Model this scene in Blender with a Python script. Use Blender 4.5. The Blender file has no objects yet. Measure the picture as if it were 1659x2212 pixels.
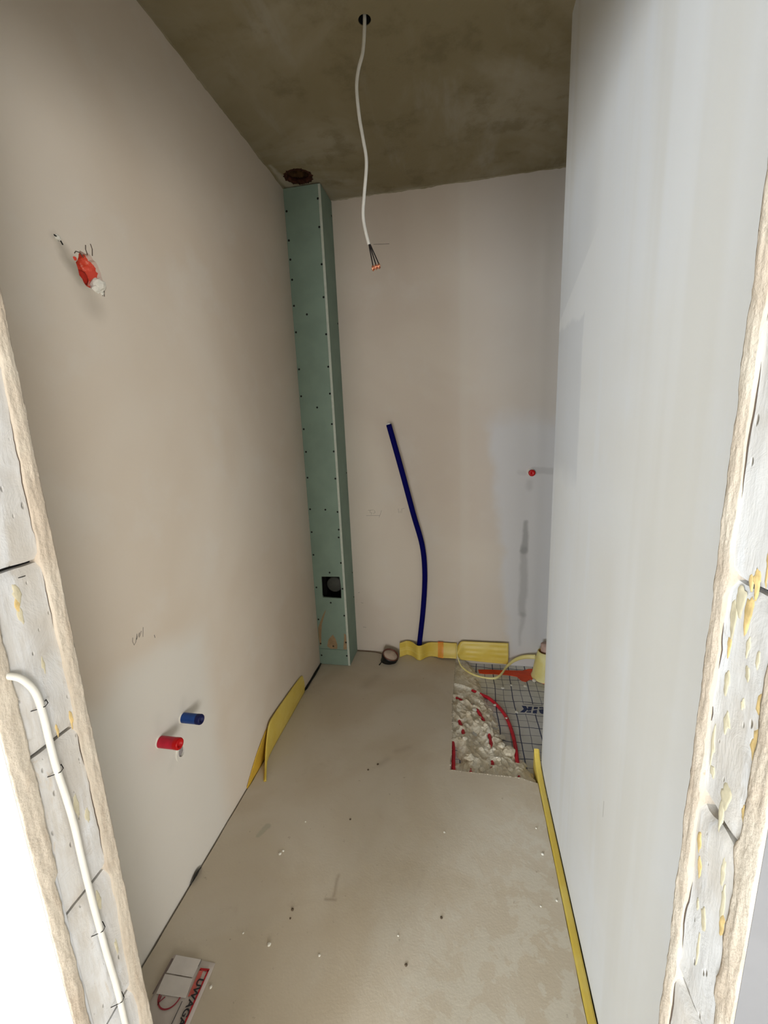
import bpy, math, random
from mathutils import Vector, Matrix, noise
from mathutils.geometry import tessellate_polygon

random.seed(7)
SC = bpy.context.scene
C = SC.collection

# ------------------------------------------------------------------ camera
cam_d = bpy.data.cameras.new('camera')
cam_d.sensor_fit = 'VERTICAL'
cam_d.sensor_height = 24.0
cam_d.lens = 909.9 / 2212 * 24.0
cam_d.clip_start = 0.02
cam = bpy.data.objects.new('camera', cam_d)
R = [[0.98224165, -0.00150124, -0.18761419],
     [0.18324523, -0.20700903, 0.96102469],
     [-0.04028056, -0.97833788, -0.20305779]]
M = Matrix([[R[i][0], -R[i][1], -R[i][2], 0] for i in range(3)] + [[0, 0, 0, 1]])
M.translation = Vector((0, 0, 1.433))
cam.matrix_world = M
C.objects.link(cam)
SC.camera = cam

# ------------------------------------------------------------------ world, daylight, exposure
w = bpy.data.worlds.new('overcast_sky')
SC.world = w
w.use_nodes = True
w.node_tree.nodes['Background'].inputs[0].default_value = (0.80, 0.88, 1.0, 1)
w.node_tree.nodes['Background'].inputs[1].default_value = 0.6


def area(name, loc, target, sx, sy, power, col):
    d = bpy.data.lights.new(name, 'AREA')
    d.shape = 'RECTANGLE'
    d.size, d.size_y = sx, sy
    d.energy = power
    d.color = col
    o = bpy.data.objects.new(name, d)
    o.location = loc
    o.rotation_euler = (Vector(target) - Vector(loc)).to_track_quat('-Z', 'Z').to_euler()
    C.objects.link(o)
    return o


# area lamps behind the camera: inferred left window, then added fill lamps
area('daylight_left_window', (-3.25, -4.58, 1.40), (-.4, 0, 1.3), 1.6, 1.9, 146, (0.84, 0.925, 1.0))
area('added_fill_back_right', (-1.75, -4.58, 1.40), (-.3, 0, 1.1), 0.7, 1.8, 52, (0.90, 0.95, 1.0))  # added lamp, no such window known; lifts right of back wall
area('added_fill_back', (.12, -4.58, 1.02), (-.1, 0, .9), 1.1, 1.75, 58, (0.97, 0.98, 1.0))  # invented source; brightens back wall, boxing and far floor
area('added_floor_beam', (-2.80, -4.5, 1.2), (-0.4, 0.6, 0.9), 0.14, 2.1, 62, (0.88, 0.93, 1.0))  # narrow lamp added for the floor beam; no door stands here
area('added_fill_left_wall', (3.48, -3.55, 1.36), (-.6, .8, 1.15), 1.7, 1.8, 104, (1.0, 0.975, 0.95))  # made-up source on the right, filling left wall and jamb

SC.view_settings.view_transform = 'Standard'
SC.view_settings.look = 'None'
SC.view_settings.gamma = 1.0
SC.view_settings.exposure = 0.8
SC.view_settings.use_curve_mapping = False


# ------------------------------------------------------------------ helpers
def N(x, y=0.0, z=0.0):
    return noise.noise(Vector((x, y, z)))


def s2l(c):
    return tuple(((v / 255.0) / 12.92 if v / 255.0 <= 0.04045 else ((v / 255.0 + 0.055) / 1.055) ** 2.4) for v in c)


class MB:
    def __init__(self):
        self.v, self.f, self.mi = [], [], []

    def add(self, vs, fs, m=0):
        o = len(self.v)
        self.v += [tuple(p) for p in vs]
        self.f += [tuple(i + o for i in q) for q in fs]
        self.mi += [m] * len(fs)
        return self

    def box(self, a, b, m=0):
        x0, y0, z0 = a
        x1, y1, z1 = b
        return self.add([(x0, y0, z0), (x1, y0, z0), (x1, y1, z0), (x0, y1, z0), (x0, y0, z1), (x1, y0, z1), (x1, y1, z1), (x0, y1, z1)],
                        [(0, 3, 2, 1), (4, 5, 6, 7), (0, 1, 5, 4), (1, 2, 6, 5), (2, 3, 7, 6), (3, 0, 4, 7)], m)

    def grid(self, nu, nv, fn, m=0, keep=None):
        vs = [fn(i / nu, j / nv) for i in range(nu + 1) for j in range(nv + 1)]
        fs = []
        for i in range(nu):
            for j in range(nv):
                q = (i * (nv + 1) + j, (i + 1) * (nv + 1) + j, (i + 1) * (nv + 1) + j + 1, i * (nv + 1) + j + 1)
                if keep is None or keep([vs[k] for k in q]):
                    fs.append(q)
        return self.add(vs, fs, m)

    def tube(self, path, r, n=10, cap=True, m=0):
        P = [Vector(p) for p in path]
        rr = r if isinstance(r, (list, tuple)) else [r] * len(P)
        T = []
        for i in range(len(P)):
            T.append((P[min(i + 1, len(P) - 1)] - P[max(i - 1, 0)]).normalized())
        u = T[0].orthogonal().normalized()
        vs, fs = [], []
        for i, p in enumerate(P):
            u = (u - T[i] * u.dot(T[i])).normalized()
            b = T[i].cross(u)
            for k in range(n):
                a = 2 * math.pi * k / n
                vs.append(p + (u * math.cos(a) + b * math.sin(a)) * rr[i])
        for i in range(len(P) - 1):
            for k in range(n):
                k2 = (k + 1) % n
                fs.append((i * n + k, i * n + k2, (i + 1) * n + k2, (i + 1) * n + k))
        if cap:
            fs.append(tuple(range(n))[::-1])
            fs.append(tuple((len(P) - 1) * n + k for k in range(n)))
        return self.add(vs, fs, m)

    def lathe(self, prof, n=32, base=(0, 0, 0), axis=(0, 0, 1), jit=0.0, m=0):
        ax = Vector(axis).normalized()
        u = ax.orthogonal().normalized()
        b = ax.cross(u)
        vs, fs = [], []
        for i, (r, h) in enumerate(prof):
            for k in range(n):
                a = 2 * math.pi * k / n
                q = r * (1 + jit * N(3 * math.cos(a) + i * .7, 3 * math.sin(a), i * 1.3))
                vs.append(Vector(base) + ax * h + (u * math.cos(a) + b * math.sin(a)) * q)
        for i in range(len(prof) - 1):
            for k in range(n):
                k2 = (k + 1) % n
                fs.append((i * n + k, i * n + k2, (i + 1) * n + k2, (i + 1) * n + k))
        return self.add(vs, fs, m)

    def build(self, name, mat, parent=None, smooth=False, solid=0.0):
        me = bpy.data.meshes.new(name)
        me.from_pydata(self.v, [], self.f)
        mats = mat if isinstance(mat, (list, tuple)) else [mat]
        for mm in mats:
            me.materials.append(mm)
        me.polygons.foreach_set('material_index', self.mi)
        if smooth:
            me.polygons.foreach_set('use_smooth', [True] * len(self.f))
        me.update()
        o = bpy.data.objects.new(name, me)
        C.objects.link(o)
        if parent:
            o.parent = parent
            o.matrix_parent_inverse = parent.matrix_world.inverted()
        if solid:
            md = o.modifiers.new('thickness', 'SOLIDIFY')
            md.thickness = solid
            md.offset = 0
        return o


def tag(o, label=None, cat=None, group=None, kind=None):
    if label: o['label'] = label
    if cat: o['category'] = cat
    if group: o['group'] = group
    if kind: o['kind'] = kind
    return o


def empty(name, loc, label, cat, group=None):
    o = bpy.data.objects.new(name, None)
    o.location = loc
    o.empty_display_size = 0.05
    C.objects.link(o)
    bpy.context.view_layer.update()
    return tag(o, label, cat, group)


def plate(outer, holes, to3, depth=None):
    """flat plate with holes; to3(a, b, d) gives a point, d is depth behind the face; holes get side walls"""
    mb = MB()
    loops = [outer] + holes
    flat = [p for l in loops for p in l]
    tris = tessellate_polygon([[Vector((p[0], p[1], 0)) for p in l] for l in loops])
    mb.add([to3(p[0], p[1], 0) for p in flat], [tuple(t) for t in tris])
    if depth:
        for l in loops:
            n = len(l)
            vs = [to3(p[0], p[1], 0) for p in l] + [to3(p[0], p[1], depth) for p in l]
            mb.add(vs, [(i, (i + 1) % n, (i + 1) % n + n, i + n) for i in range(n)])
    return mb


def smooth_path(pts, k=6):
    P = [Vector(p) for p in pts]
    out = []
    for i in range(len(P) - 1):
        p0, p1, p2, p3 = P[max(i - 1, 0)], P[i], P[i + 1], P[min(i + 2, len(P) - 1)]
        for j in range(k):
            t = j / k
            out.append(0.5 * ((2 * p1) + (p2 - p0) * t + (2 * p0 - 5 * p1 + 4 * p2 - p3) * t * t + (3 * p1 - p0 - 3 * p2 + p3) * t ** 3))
    out.append(P[-1])
    return out


def prism2(pts, to3, th):
    """thin flat shape with a little thickness"""
    n = len(pts)
    tris = tessellate_polygon([[Vector((p[0], p[1], 0)) for p in pts]])
    mb = MB()
    vs = [to3(p[0], p[1], th) for p in pts] + [to3(p[0], p[1], 0) for p in pts]
    mb.add(vs, [tuple(t) for t in tris] + [(i, (i + 1) % n, (i + 1) % n + n, i + n) for i in range(n)])
    return mb


# ------------------------------------------------------------------ materials
class G:
    """small node-graph helper"""

    def __init__(self, name):
        self.m = bpy.data.materials.new(name)
        self.m.use_nodes = True
        self.t = self.m.node_tree
        self.b = self.t.nodes['Principled BSDF']
        self.co = None

    def n(self, typ, **kw):
        x = self.t.nodes.new(typ)
        for k, v in kw.items():
            setattr(x, k, v)
        return x

    def l(self, a, b):
        self.t.links.new(a, b)

    def coord(self):
        if not self.co:
            self.co = self.n('ShaderNodeTexCoord').outputs['Object']
        return self.co

    def xyz(self):
        s = self.n('ShaderNodeSeparateXYZ')
        self.l(self.coord(), s.inputs[0])
        return s.outputs

    def math(self, op, a, b=None, c=None, clamp=False):
        x = self.n('ShaderNodeMath', operation=op)
        x.use_clamp = clamp
        for i, v in enumerate((a, b, c)):
            if v is None: continue
            if isinstance(v, (int, float)): x.inputs[i].default_value = v
            else: self.l(v, x.inputs[i])
        return x.outputs[0]

    def noise(self, scale, detail=4, rough=.55, vec=None, dist=0.0):
        x = self.n('ShaderNodeTexNoise')
        x.inputs['Scale'].default_value = scale
        x.inputs['Detail'].default_value = detail
        x.inputs['Roughness'].default_value = rough
        x.inputs['Distortion'].default_value = dist
        self.l(vec or self.coord(), x.inputs['Vector'])
        return x.outputs['Fac']

    def scaled(self, s):
        x = self.n('ShaderNodeMapping')
        x.inputs['Scale'].default_value = s
        self.l(self.coord(), x.inputs[0])
        return x.outputs[0]

    def ss(self, v, a, b):
        x = self.n('ShaderNodeMapRange', interpolation_type='SMOOTHSTEP')
        for i, q in enumerate((a, b)):
            if isinstance(q, (int, float)): x.inputs[1 + i].default_value = q
            else: self.l(q, x.inputs[1 + i])
        self.l(v, x.inputs[0])
        return x.outputs[0]

    def mix(self, f, a, b):
        x = self.n('ShaderNodeMix', data_type='RGBA')
        for i, v in ((0, f), (6, a), (7, b)):
            if isinstance(v, (int, float)): x.inputs[i].default_value = v
            elif isinstance(v, tuple): x.inputs[i].default_value = (*v, 1)
            else: self.l(v, x.inputs[i])
        return x.outputs[2]

    def capsule(self, pa, pb, a, b, r0, r1, soft):
        """mask around the 2-D segment a-b in the plane of sockets pa, pb, radius r0 -> r1"""
        dx, dy = b[0] - a[0], b[1] - a[1]
        L2 = dx * dx + dy * dy
        u = self.math('SUBTRACT', pa, a[0])
        v = self.math('SUBTRACT', pb, a[1])
        t = self.math('ADD', self.math('MULTIPLY', u, dx / L2), self.math('MULTIPLY', v, dy / L2), clamp=True)
        ex = self.math('SUBTRACT', u, self.math('MULTIPLY', t, dx))
        ey = self.math('SUBTRACT', v, self.math('MULTIPLY', t, dy))
        d = self.math('SQRT', self.math('ADD', self.math('MULTIPLY', ex, ex), self.math('MULTIPLY', ey, ey)))
        r = self.math('ADD', self.math('MULTIPLY', t, r1 - r0), r0)
        q = self.math('SUBTRACT', d, r)
        return self.ss(q, soft, -soft)

    def finish(self, col, rough=.9, bump=None, strength=.3, dist=.002, spec=.25):
        if isinstance(col, tuple): self.b.inputs['Base Color'].default_value = (*col, 1)
        else: self.l(col, self.b.inputs['Base Color'])
        if isinstance(rough, (int, float)): self.b.inputs['Roughness'].default_value = rough
        else: self.l(rough, self.b.inputs['Roughness'])
        self.b.inputs['Specular IOR Level'].default_value = spec
        if bump is not None:
            x = self.n('ShaderNodeBump')
            x.inputs['Strength'].default_value = strength
            x.inputs['Distance'].default_value = dist
            self.l(bump, x.inputs['Height'])
            self.l(x.outputs[0], self.b.inputs['Normal'])
        return self.m


def simple(name, rgb, rough=.6, var=.08, scale=30, bump=.1, spec=.3):
    g = G(name)
    c = s2l(rgb)
    n = g.noise(scale)
    col = g.mix(g.ss(n, .3, .7), tuple(v * (1 - var) for v in c), tuple(min(1, v * (1 + var)) for v in c))
    return g.finish(col, rough, n, bump, .001, spec)


def plaster(name, c1, c2, c3, streak=False):
    """gypsum plaster: slow drifts between two tints, trowel marks"""
    g = G(name)
    c1, c2, c3 = s2l(c1), s2l(c2), s2l(c3)
    big = g.noise(1.3, 3, .5, dist=.6)
    mid = g.noise(4.5, 5, .6)
    st = g.noise(6, 4, .6, g.scaled((1.0, 1.6, .22)))
    col = g.mix(g.ss(big, .35, .65), c1, c2)
    col = g.mix(g.math('MULTIPLY', g.ss(mid, .5, .75), .45), col, c3)
    if streak:
        col = g.mix(g.math('MULTIPLY', g.ss(st, .52, .66), .5), col, c3)
    fine = g.noise(240, 2)
    bump = g.math('ADD', g.math('MULTIPLY', fine, .25), g.math('MULTIPLY', st, 1.0))
    return g, col, bump


WHITE_A, WHITE_B, WHITE_C = (219, 208, 193), (213, 199, 181), (220, 213, 202)

# left wall: darker chase filler by the box; smudges painting shade beside the stubs
g, col, bump = plaster('left_wall_plaster', WHITE_A, WHITE_B, WHITE_C)
X, Y, Z = g.xyz()
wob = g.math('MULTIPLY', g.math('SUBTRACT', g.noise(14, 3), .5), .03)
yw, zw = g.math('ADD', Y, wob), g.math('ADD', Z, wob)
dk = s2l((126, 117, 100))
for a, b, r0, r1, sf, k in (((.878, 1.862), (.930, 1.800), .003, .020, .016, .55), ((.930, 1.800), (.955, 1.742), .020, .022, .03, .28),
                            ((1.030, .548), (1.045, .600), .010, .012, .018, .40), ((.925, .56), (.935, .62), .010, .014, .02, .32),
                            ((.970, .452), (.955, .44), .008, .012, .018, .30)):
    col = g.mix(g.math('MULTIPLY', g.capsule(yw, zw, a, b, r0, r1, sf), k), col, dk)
# pale patch of daylight painted low on the near wall
lo = g.math('ADD', Z, g.math('MULTIPLY', g.math('SUBTRACT', g.noise(2.2, 3), .5), .25))
pm = g.math('MULTIPLY', g.ss(lo, .86, .74), g.ss(Y, 1.25, 1.12))
col = g.mix(g.math('MULTIPLY', pm, .75), col, s2l((223, 220, 212)))
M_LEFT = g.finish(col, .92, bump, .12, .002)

# back wall: paler, cooler patch on the right, damp drip under the plug
g, col, bump = plaster('back_wall_plaster', (214, 203, 188), (207, 194, 179), (214, 206, 195))
X, Y, Z = g.xyz()
wob = g.math('MULTIPLY', g.math('SUBTRACT', g.noise(5, 4), .5), .14)
edge = g.math('ADD', g.math('ADD', X, wob), g.math('MULTIPLY', Z, .10))
mk = g.math('MULTIPLY', g.ss(edge, .235, .315), g.ss(g.math('ADD', Z, wob), 1.50, 1.36))
col = g.mix(g.math('MULTIPLY', g.ss(edge, .02, .55), .5), col, s2l((206, 203, 200)))
col = g.mix(g.math('MULTIPLY', mk, .7), col, s2l((212, 213, 216)))
band = g.math('MULTIPLY', g.ss(g.math('ADD', X, g.math('MULTIPLY', wob, .15)), -.035, -.012), g.ss(X, .05, .0))
col = g.mix(g.math('MULTIPLY', band, .22), col, s2l((216, 212, 200)))
w2 = g.math('MULTIPLY', g.math('SUBTRACT', g.noise(9, 3), .5), .04)
xw, zw = g.math('ADD', X, w2), g.math('ADD', Z, w2)
for a, b, r0, r1, sf, k in (((.340, .86), (.337, .70), .012, .022, .010, .55), ((.337, .70), (.334, .30), .018, .022, .012, .36),
                            ((.334, .30), (.322, .10), .016, .004, .012, .28), ((.355, 1.09), (.352, 1.06), .015, .018, .015, .22),
                            ((.37, 1.150), (.70, 1.150), .020, .020, .006, .22), ((.30, 1.145), (.33, 1.145), .014, .014, .01, .12)):
    col = g.mix(g.math('MULTIPLY', g.capsule(xw, zw, a, b, r0, r1, sf), k), col, s2l((132, 132, 130)))
M_BACK = g.finish(col, .92, bump, .1, .002)

g, col, bump = plaster('right_wall_plaster', (215, 216, 216), (212, 211, 207), (215, 217, 219), True)
X, Y, Z = g.xyz()
vs_ = g.noise(7, 3, .5, g.scaled((1, 1, .05)))
col = g.mix(g.math('MULTIPLY', g.ss(vs_, .52, .66), .4), col, s2l((202, 199, 190)))
pt = g.math('SUBTRACT', g.noise(6, 4), .5)
yw = g.math('ADD', Y, g.math('MULTIPLY', pt, .05))
zw = g.math('ADD', Z, g.math('MULTIPLY', pt, .10))
d1 = g.math('MULTIPLY', g.math('MULTIPLY', g.ss(yw, 1.275, 1.295), g.ss(zw, 1.22, 1.30)), g.ss(zw, 1.72, 1.70))
col = g.mix(g.math('MULTIPLY', d1, .4), col, s2l((182, 184, 188)))
# triangular paler smear: above the line from (1.50, 1.77) to (1.20, 1.87) the wall is darker
ln = g.math('ADD', g.math('SUBTRACT', Z, 1.773), g.math('MULTIPLY', g.math('SUBTRACT', Y, 1.499), .327))
d2 = g.math('MULTIPLY', g.math('MULTIPLY', g.ss(ln, .0, .012), g.ss(ln, .50, .1)), g.ss(Y, 1.16, 1.30))
col = g.mix(g.math('MULTIPLY', d2, .35), col, s2l((186, 188, 190)))
d3 = g.capsule(yw, zw, (.96, 1.13), (.92, .45), .02, .05, .12)
col = g.mix(g.math('MULTIPLY', d3, .35), col, s2l((196, 190, 176)))
d4 = g.capsule(Y, Z, (.8885, .562), (.8885, .52), .0012, .0012, .0012)
col = g.mix(g.math('MULTIPLY', d4, .6), col, s2l((120, 116, 108)))
M_RIGHT = g.finish(col, .9, bump, .14, .002)
g, col, bump = plaster('hall_plaster', (222, 224, 226), (218, 218, 217), (222, 225, 230))
M_HALL = g.finish(col, .9, bump, .1, .002)

# concrete slab
g = G('raw_concrete_ceiling')
a = g.noise(1.6, 5, .6, dist=.8)
b = g.noise(7, 5, .65)
c = g.noise(120, 3)
st = g.noise(5, 5, .6, g.scaled((1, .25, 1)))
col = g.mix(g.ss(a, .36, .64), s2l((143, 132, 104)), s2l((165, 157, 136)))
col = g.mix(g.math('MULTIPLY', g.ss(b, .5, .7), .55), col, s2l((116, 105, 78)))
col = g.mix(g.math('MULTIPLY', g.ss(st, .54, .72), .5), col, s2l((170, 165, 152)))
X, Y, Z = g.xyz()
wx = g.math('ADD', X, g.math('MULTIPLY', g.math('SUBTRACT', b, .5), .05))
col = g.mix(g.math('MULTIPLY', g.capsule(wx, Y, (-.866, 2.06), (-.842, 2.235), .006, .022, .010), .75), col, s2l((196, 188, 170)))
col = g.mix(g.math('MULTIPLY', g.capsule(wx, Y, (-.842, 2.235), (-.79, 2.245), .010, .004, .008), .6), col, s2l((196, 188, 170)))
M_CEIL = g.finish(col, .95, g.math('ADD', g.math('MULTIPLY', c, .4), b), .35, .004)

# cement screed
g = G('cement_screed')
a = g.noise(2.2, 4, .55, dist=.5)
b = g.noise(9, 6, .65, dist=1.2)
d = g.noise(46, 4, .6)
e = g.noise(170, 2)
X, Y, Z = g.xyz()
col = g.mix(g.ss(a, .35, .65), s2l((195, 182, 161)), s2l((205, 195, 178)))
nr = g.math('ADD', g.math('MULTIPLY', X, .9), g.math('MULTIPLY', Y, -.55))
fb = g.noise(15, 6, .62, dist=.9)
flake = g.math('MULTIPLY', g.ss(g.math('ADD', g.math('MULTIPLY', b, .5), g.math('MULTIPLY', fb, .5)), .485, .515), g.ss(g.math('ADD', nr, g.math('MULTIPLY', a, .8)), -.45, .10))
col = g.mix(g.math('MULTIPLY', flake, .5), col, s2l((212, 207, 193)))
col = g.mix(g.math('MULTIPLY', g.ss(b, .60, .72), .18), col, s2l((166, 150, 130)))
col = g.mix(g.math('MULTIPLY', g.ss(d, .66, .76), .5), col, s2l((128, 110, 88)))
# greenish dried blot and a few rub marks
xw = g.math('ADD', X, g.math('MULTIPLY', g.math('SUBTRACT', b, .5), .03))
yw = g.math('ADD', Y, g.math('MULTIPLY', g.math('SUBTRACT', a, .5), .03))
for p, q, r0, r1, sf, k, cc in (((-.735, 1.135), (-.715, 1.175), .008, .012, .004, .5, (158, 158, 138)),
                                ((-.405, .985), (-.41, 1.05), .004, .004, .006, .45, (140, 120, 98)),
                                ((-.425, .975), (-.395, .975), .004, .003, .005, .5, (132, 112, 90)),
                                ((-.30, 1.60), (-.25, 1.63), .01, .008, .02, .35, (150, 132, 112)),
                                ((-.36, 1.52), (-.33, 1.55), .01, .008, .02, .35, (140, 126, 108)),
                                ((-.55, 2.05), (-.50, 2.15), .02, .02, .04, .3, (150, 134, 114))):
    col = g.mix(g.math('MULTIPLY', g.capsule(xw, yw, p, q, r0, r1, sf), k), col, s2l(cc))
M_FLOOR = g.finish(col, .85, g.math('ADD', g.math('ADD', g.math('MULTIPLY', e, .3), b), g.math('MULTIPLY', d, .5)), .22, .003, .3)

# aerated-concrete block
g = G('aerated_concrete')
a = g.noise(6, 4, .6)
b = g.noise(26, 5, .65, g.scaled((1, .8, .14)))
sc = g.noise(38, 5, .7, g.scaled((1, .5, .5)), 1.5)
pits = g.n('ShaderNodeTexVoronoi')
pits.inputs['Scale'].default_value = 85
g.l(g.scaled((1, 1, .5)), pits.inputs['Vector'])
pm = g.ss(g.math('ADD', pits.outputs['Distance'], g.math('MULTIPLY', g.noise(18, 2), .9)), .56, .40)
col = g.mix(g.ss(a, .4, .65), s2l((213, 213, 213)), s2l((202, 197, 190)))
col = g.mix(g.math('MULTIPLY', g.ss(b, .50, .66), .7), col, s2l((230, 233, 238)))
col = g.mix(g.math('MULTIPLY', g.ss(sc, .58, .70), .45), col, s2l((190, 184, 176)))
col = g.mix(g.math('MULTIPLY', g.ss(g.noise(15, 5, .7, g.scaled((1, 1, .4)), 1.0), .62, .72), .4), col, s2l((204, 182, 146)))
col = g.mix(g.math('MULTIPLY', pm, .45), col, s2l((176, 170, 160)))
M_BLOCK = g.finish(col, .95, g.math('SUBTRACT', g.math('ADD', b, g.math('MULTIPLY', sc, .6)), pm), .6, .004)

# broken sandy plaster edge
g = G('broken_plaster_edge')
a = g.noise(9, 4, .6)
b = g.noise(40, 5, .65, g.scaled((1, 1, .25)))
c = g.noise(260, 3)
col = g.mix(g.ss(a, .35, .65), s2l((201, 187, 170)), s2l((212, 202, 187)))
col = g.mix(g.math('MULTIPLY', g.ss(b, .54, .70), .5), col, s2l((188, 170, 150)))
col = g.mix(g.math('MULTIPLY', g.ss(g.noise(75, 3), .70, .78), .5), col, s2l((150, 130, 108)))
M_EDGE = g.finish(col, .95, g.math('ADD', g.math('ADD', b, g.math('MULTIPLY', c, .45)), g.math('MULTIPLY', g.noise(110, 3, .6), .6)), .5, .004)

# mortar droppings
g = G('rough_mortar')
a = g.noise(16, 4, .6)
b = g.noise(90, 4, .7)
col = g.mix(g.ss(a, .35, .65), s2l((212, 200, 176)), s2l((236, 230, 214)))
col = g.mix(g.math('MULTIPLY', g.ss(b, .6, .72), .6), col, s2l((160, 146, 120)))
M_MORTAR = g.finish(col, .95, b, .8, .004)

# printed foil: blue setting-out grid of 4.7 cm, every second lengthwise line heavier
g = G('printed_insulation_foil')
X, Y, Z = g.xyz()
xw = g.math('ADD', X, g.math('ADD', g.math('MULTIPLY', g.math('SUBTRACT', g.noise(4, 2), .5), .03), g.math('MULTIPLY', Y, -.0)))
yw = g.math('ADD', Y, g.math('MULTIPLY', g.math('SUBTRACT', g.noise(5, 2), .5), .045))


def lines(g, v, off, step, wd):
    q = g.math('PINGPONG', g.math('ADD', v, off), step / 2)
    return g.ss(q, wd, wd * .55)


m1 = lines(g, xw, -.2595 + 10 * .0935, .0935, .0034)
m2 = lines(g, xw, -.3065 + 10 * .0935, .0935, .0020)
m3 = lines(g, yw, -1.987 + 40 * .05, .05, .0018)
m4 = lines(g, yw, -1.987 + 40 * .10, .10, .0027)
gm = g.math('MAXIMUM', g.math('MAXIMUM', m1, g.math('MULTIPLY', m2, .8)), g.math('MAXIMUM', g.math('MULTIPLY', m3, .75), m4))
win = g.math('MULTIPLY', g.math('MULTIPLY', g.math('GREATER_THAN', X, .268), g.math('LESS_THAN', X, .50)),
             g.math('MULTIPLY', g.math('GREATER_THAN', Y, 1.995), g.math('LESS_THAN', Y, 2.075)))
gm = g.math('MULTIPLY', gm, g.math('SUBTRACT', 1, win))
base = g.mix(g.ss(g.noise(5, 3), .35, .65), s2l((208, 207, 204)), s2l((194, 193, 186)))
col = g.mix(gm, base, s2l((52, 60, 88)))
M_FOIL = g.finish(col, .35, g.noise(14, 4), .25, .006, .4)

M_BOARD = simple('green_plasterboard', (136, 156, 142), .85, .05, 9, .05)
M_BOARD_EDGE = simple('cut_board_edge', (196, 202, 190), .9, .05, 60, .2)
M_DARK = simple('dark_void', (22, 21, 20), .95, .1)
M_SCREW = simple('black_phosphate_screw', (9, 9, 10), .6)
M_GREYPIPE = simple('grey_soil_pipe', (72, 73, 68), .6)
M_GLUE = simple('brown_glue_drip', (160, 134, 102), .6, .12, 40)
M_YSTAIN = simple('amber_foam_residue', (214, 188, 132), .55, .2, 90, .3)
M_PALESTAIN = simple('pale_glue_residue', (206, 198, 172), .7, .1, 90, .3)
M_BLUE = simple('navy_pipe_sleeve', (5, 6, 84), .75, .06, 20, .05, .08)
M_BLUESTUB = simple('blue_pipe_stub', (22, 62, 128), .4, .15, 40, .1)
M_BLUEDARK = simple('blue_pipe_cap', (10, 18, 70), .5)
M_REDSTUB = simple('crimson_pipe_stub', (184, 26, 52), .4, .12, 50, .15)
M_REDCAP = simple('red_pipe_cap', (190, 8, 14), .35)
M_REDPIPE = simple('red_heating_pipe', (196, 34, 50), .4, .2, 24, .1)
M_WHITE = simple('white_cable_sheath', (226, 224, 216), .5, .04)
M_CHALK = simple('white_plaster_bit', (226, 222, 210), .9, .08, 60, .4)
M_BLACKWIRE = simple('dark_wire_insulation', (34, 28, 28), .5)
g = G('bare_copper')
g.b.inputs['Metallic'].default_value = 1.0
M_COPPER = g.finish(s2l((250, 176, 140)), .38)
M_BLACK = simple('black_plastic', (20, 21, 20), .4)
M_RUST = simple('rusty_brown_rim', (64, 34, 22), .95, .45, 60, .9)
M_RUSTIN = simple('rusty_brown_lining', (86, 62, 36), .95, .4, 40, .9)
g = G('dusty_orange_plastic')
n1 = g.noise(45, 4, .65)
n2 = g.noise(120, 3, .6)
col = g.mix(g.ss(n1, .4, .6), s2l((196, 58, 34)), s2l((212, 84, 58)))
col = g.mix(g.math('MULTIPLY', g.ss(g.math('ADD', n1, g.math('MULTIPLY', n2, .4)), .72, .86), .7), col, s2l((222, 176, 160)))
M_ORANGE = g.finish(col, .6, n2, .4, .002, .3)
M_ORANGETAPE = simple('orange_tape', (222, 78, 40), .35, .12, 20, .1)
M_PALEORANGE = simple('faded_orange_tape', (222, 150, 60), .35, .08, 20, .1)
M_PENCIL = simple('pencil_graphite', (92, 86, 78), .7)
M_INKBLUE = simple('navy_print', (36, 50, 92), .4)
M_INKRED = simple('red_print', (176, 34, 40), .5)
M_INKPINK = simple('faded_red_print', (190, 92, 82), .5, .15, 60)
M_INKBLACK = simple('black_print', (44, 42, 44), .5)
M_PAPER = simple('white_printed_bag', (196, 186, 178), .6, .06, 12, .2)
M_LABEL = simple('plain_white_label', (212, 205, 198), .7, .05, 20, .1)
M_BAGSTRIPE = simple('grey_brown_stripe', (120, 104, 98), .6)
M_GREYPLUG = simple('grey_wall_plug', (150, 144, 144), .6, .2, 200, .3)
M_BROWNPIPE = simple('dusty_pink_pipe', (190, 160, 146), .6)
M_ORANGEIN = simple('amber_foam_lining', (200, 140, 50), .6)
M_GREEN = simple('grey_screed_speck', (96, 82, 66), .8)

# yellow PE foam: slightly translucent
g = G('yellow_foam_strip')
n1 = g.noise(12, 3)
st = g.noise(9, 4, .6, g.scaled((.25, .25, 6)))
col = g.mix(g.ss(n1, .35, .65), s2l((214, 186, 78)), s2l((220, 196, 98)))
col = g.mix(g.math('MULTIPLY', g.ss(st, .55, .7), .35), col, s2l((236, 222, 140)))
g.b.inputs['Subsurface Weight'].default_value = .15
g.b.inputs['Subsurface Radius'].default_value = (.01, .008, .003)
M_YELLOW = g.finish(col, .42, st, .12, .002, .4)
g = G('pale_yellow_foam')
col = g.mix(g.ss(g.noise(12, 3), .35, .65), s2l((222, 208, 132)), s2l((230, 220, 156)))
g.b.inputs['Subsurface Weight'].default_value = .15
g.b.inputs['Subsurface Radius'].default_value = (.01, .008, .003)
M_PALEYELLOW = g.finish(col, .45, None, 0, 0, .4)

# ------------------------------------------------------------------ setting
XL, YB, ZC, XR = -.878, 2.42, 2.598, .315
YN, YF = .316, .42          # near and far faces of the doorway wall
JL, JR = -.504, .231        # door jambs


def structure(o):
    o['kind'] = 'structure'
    return o


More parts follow.
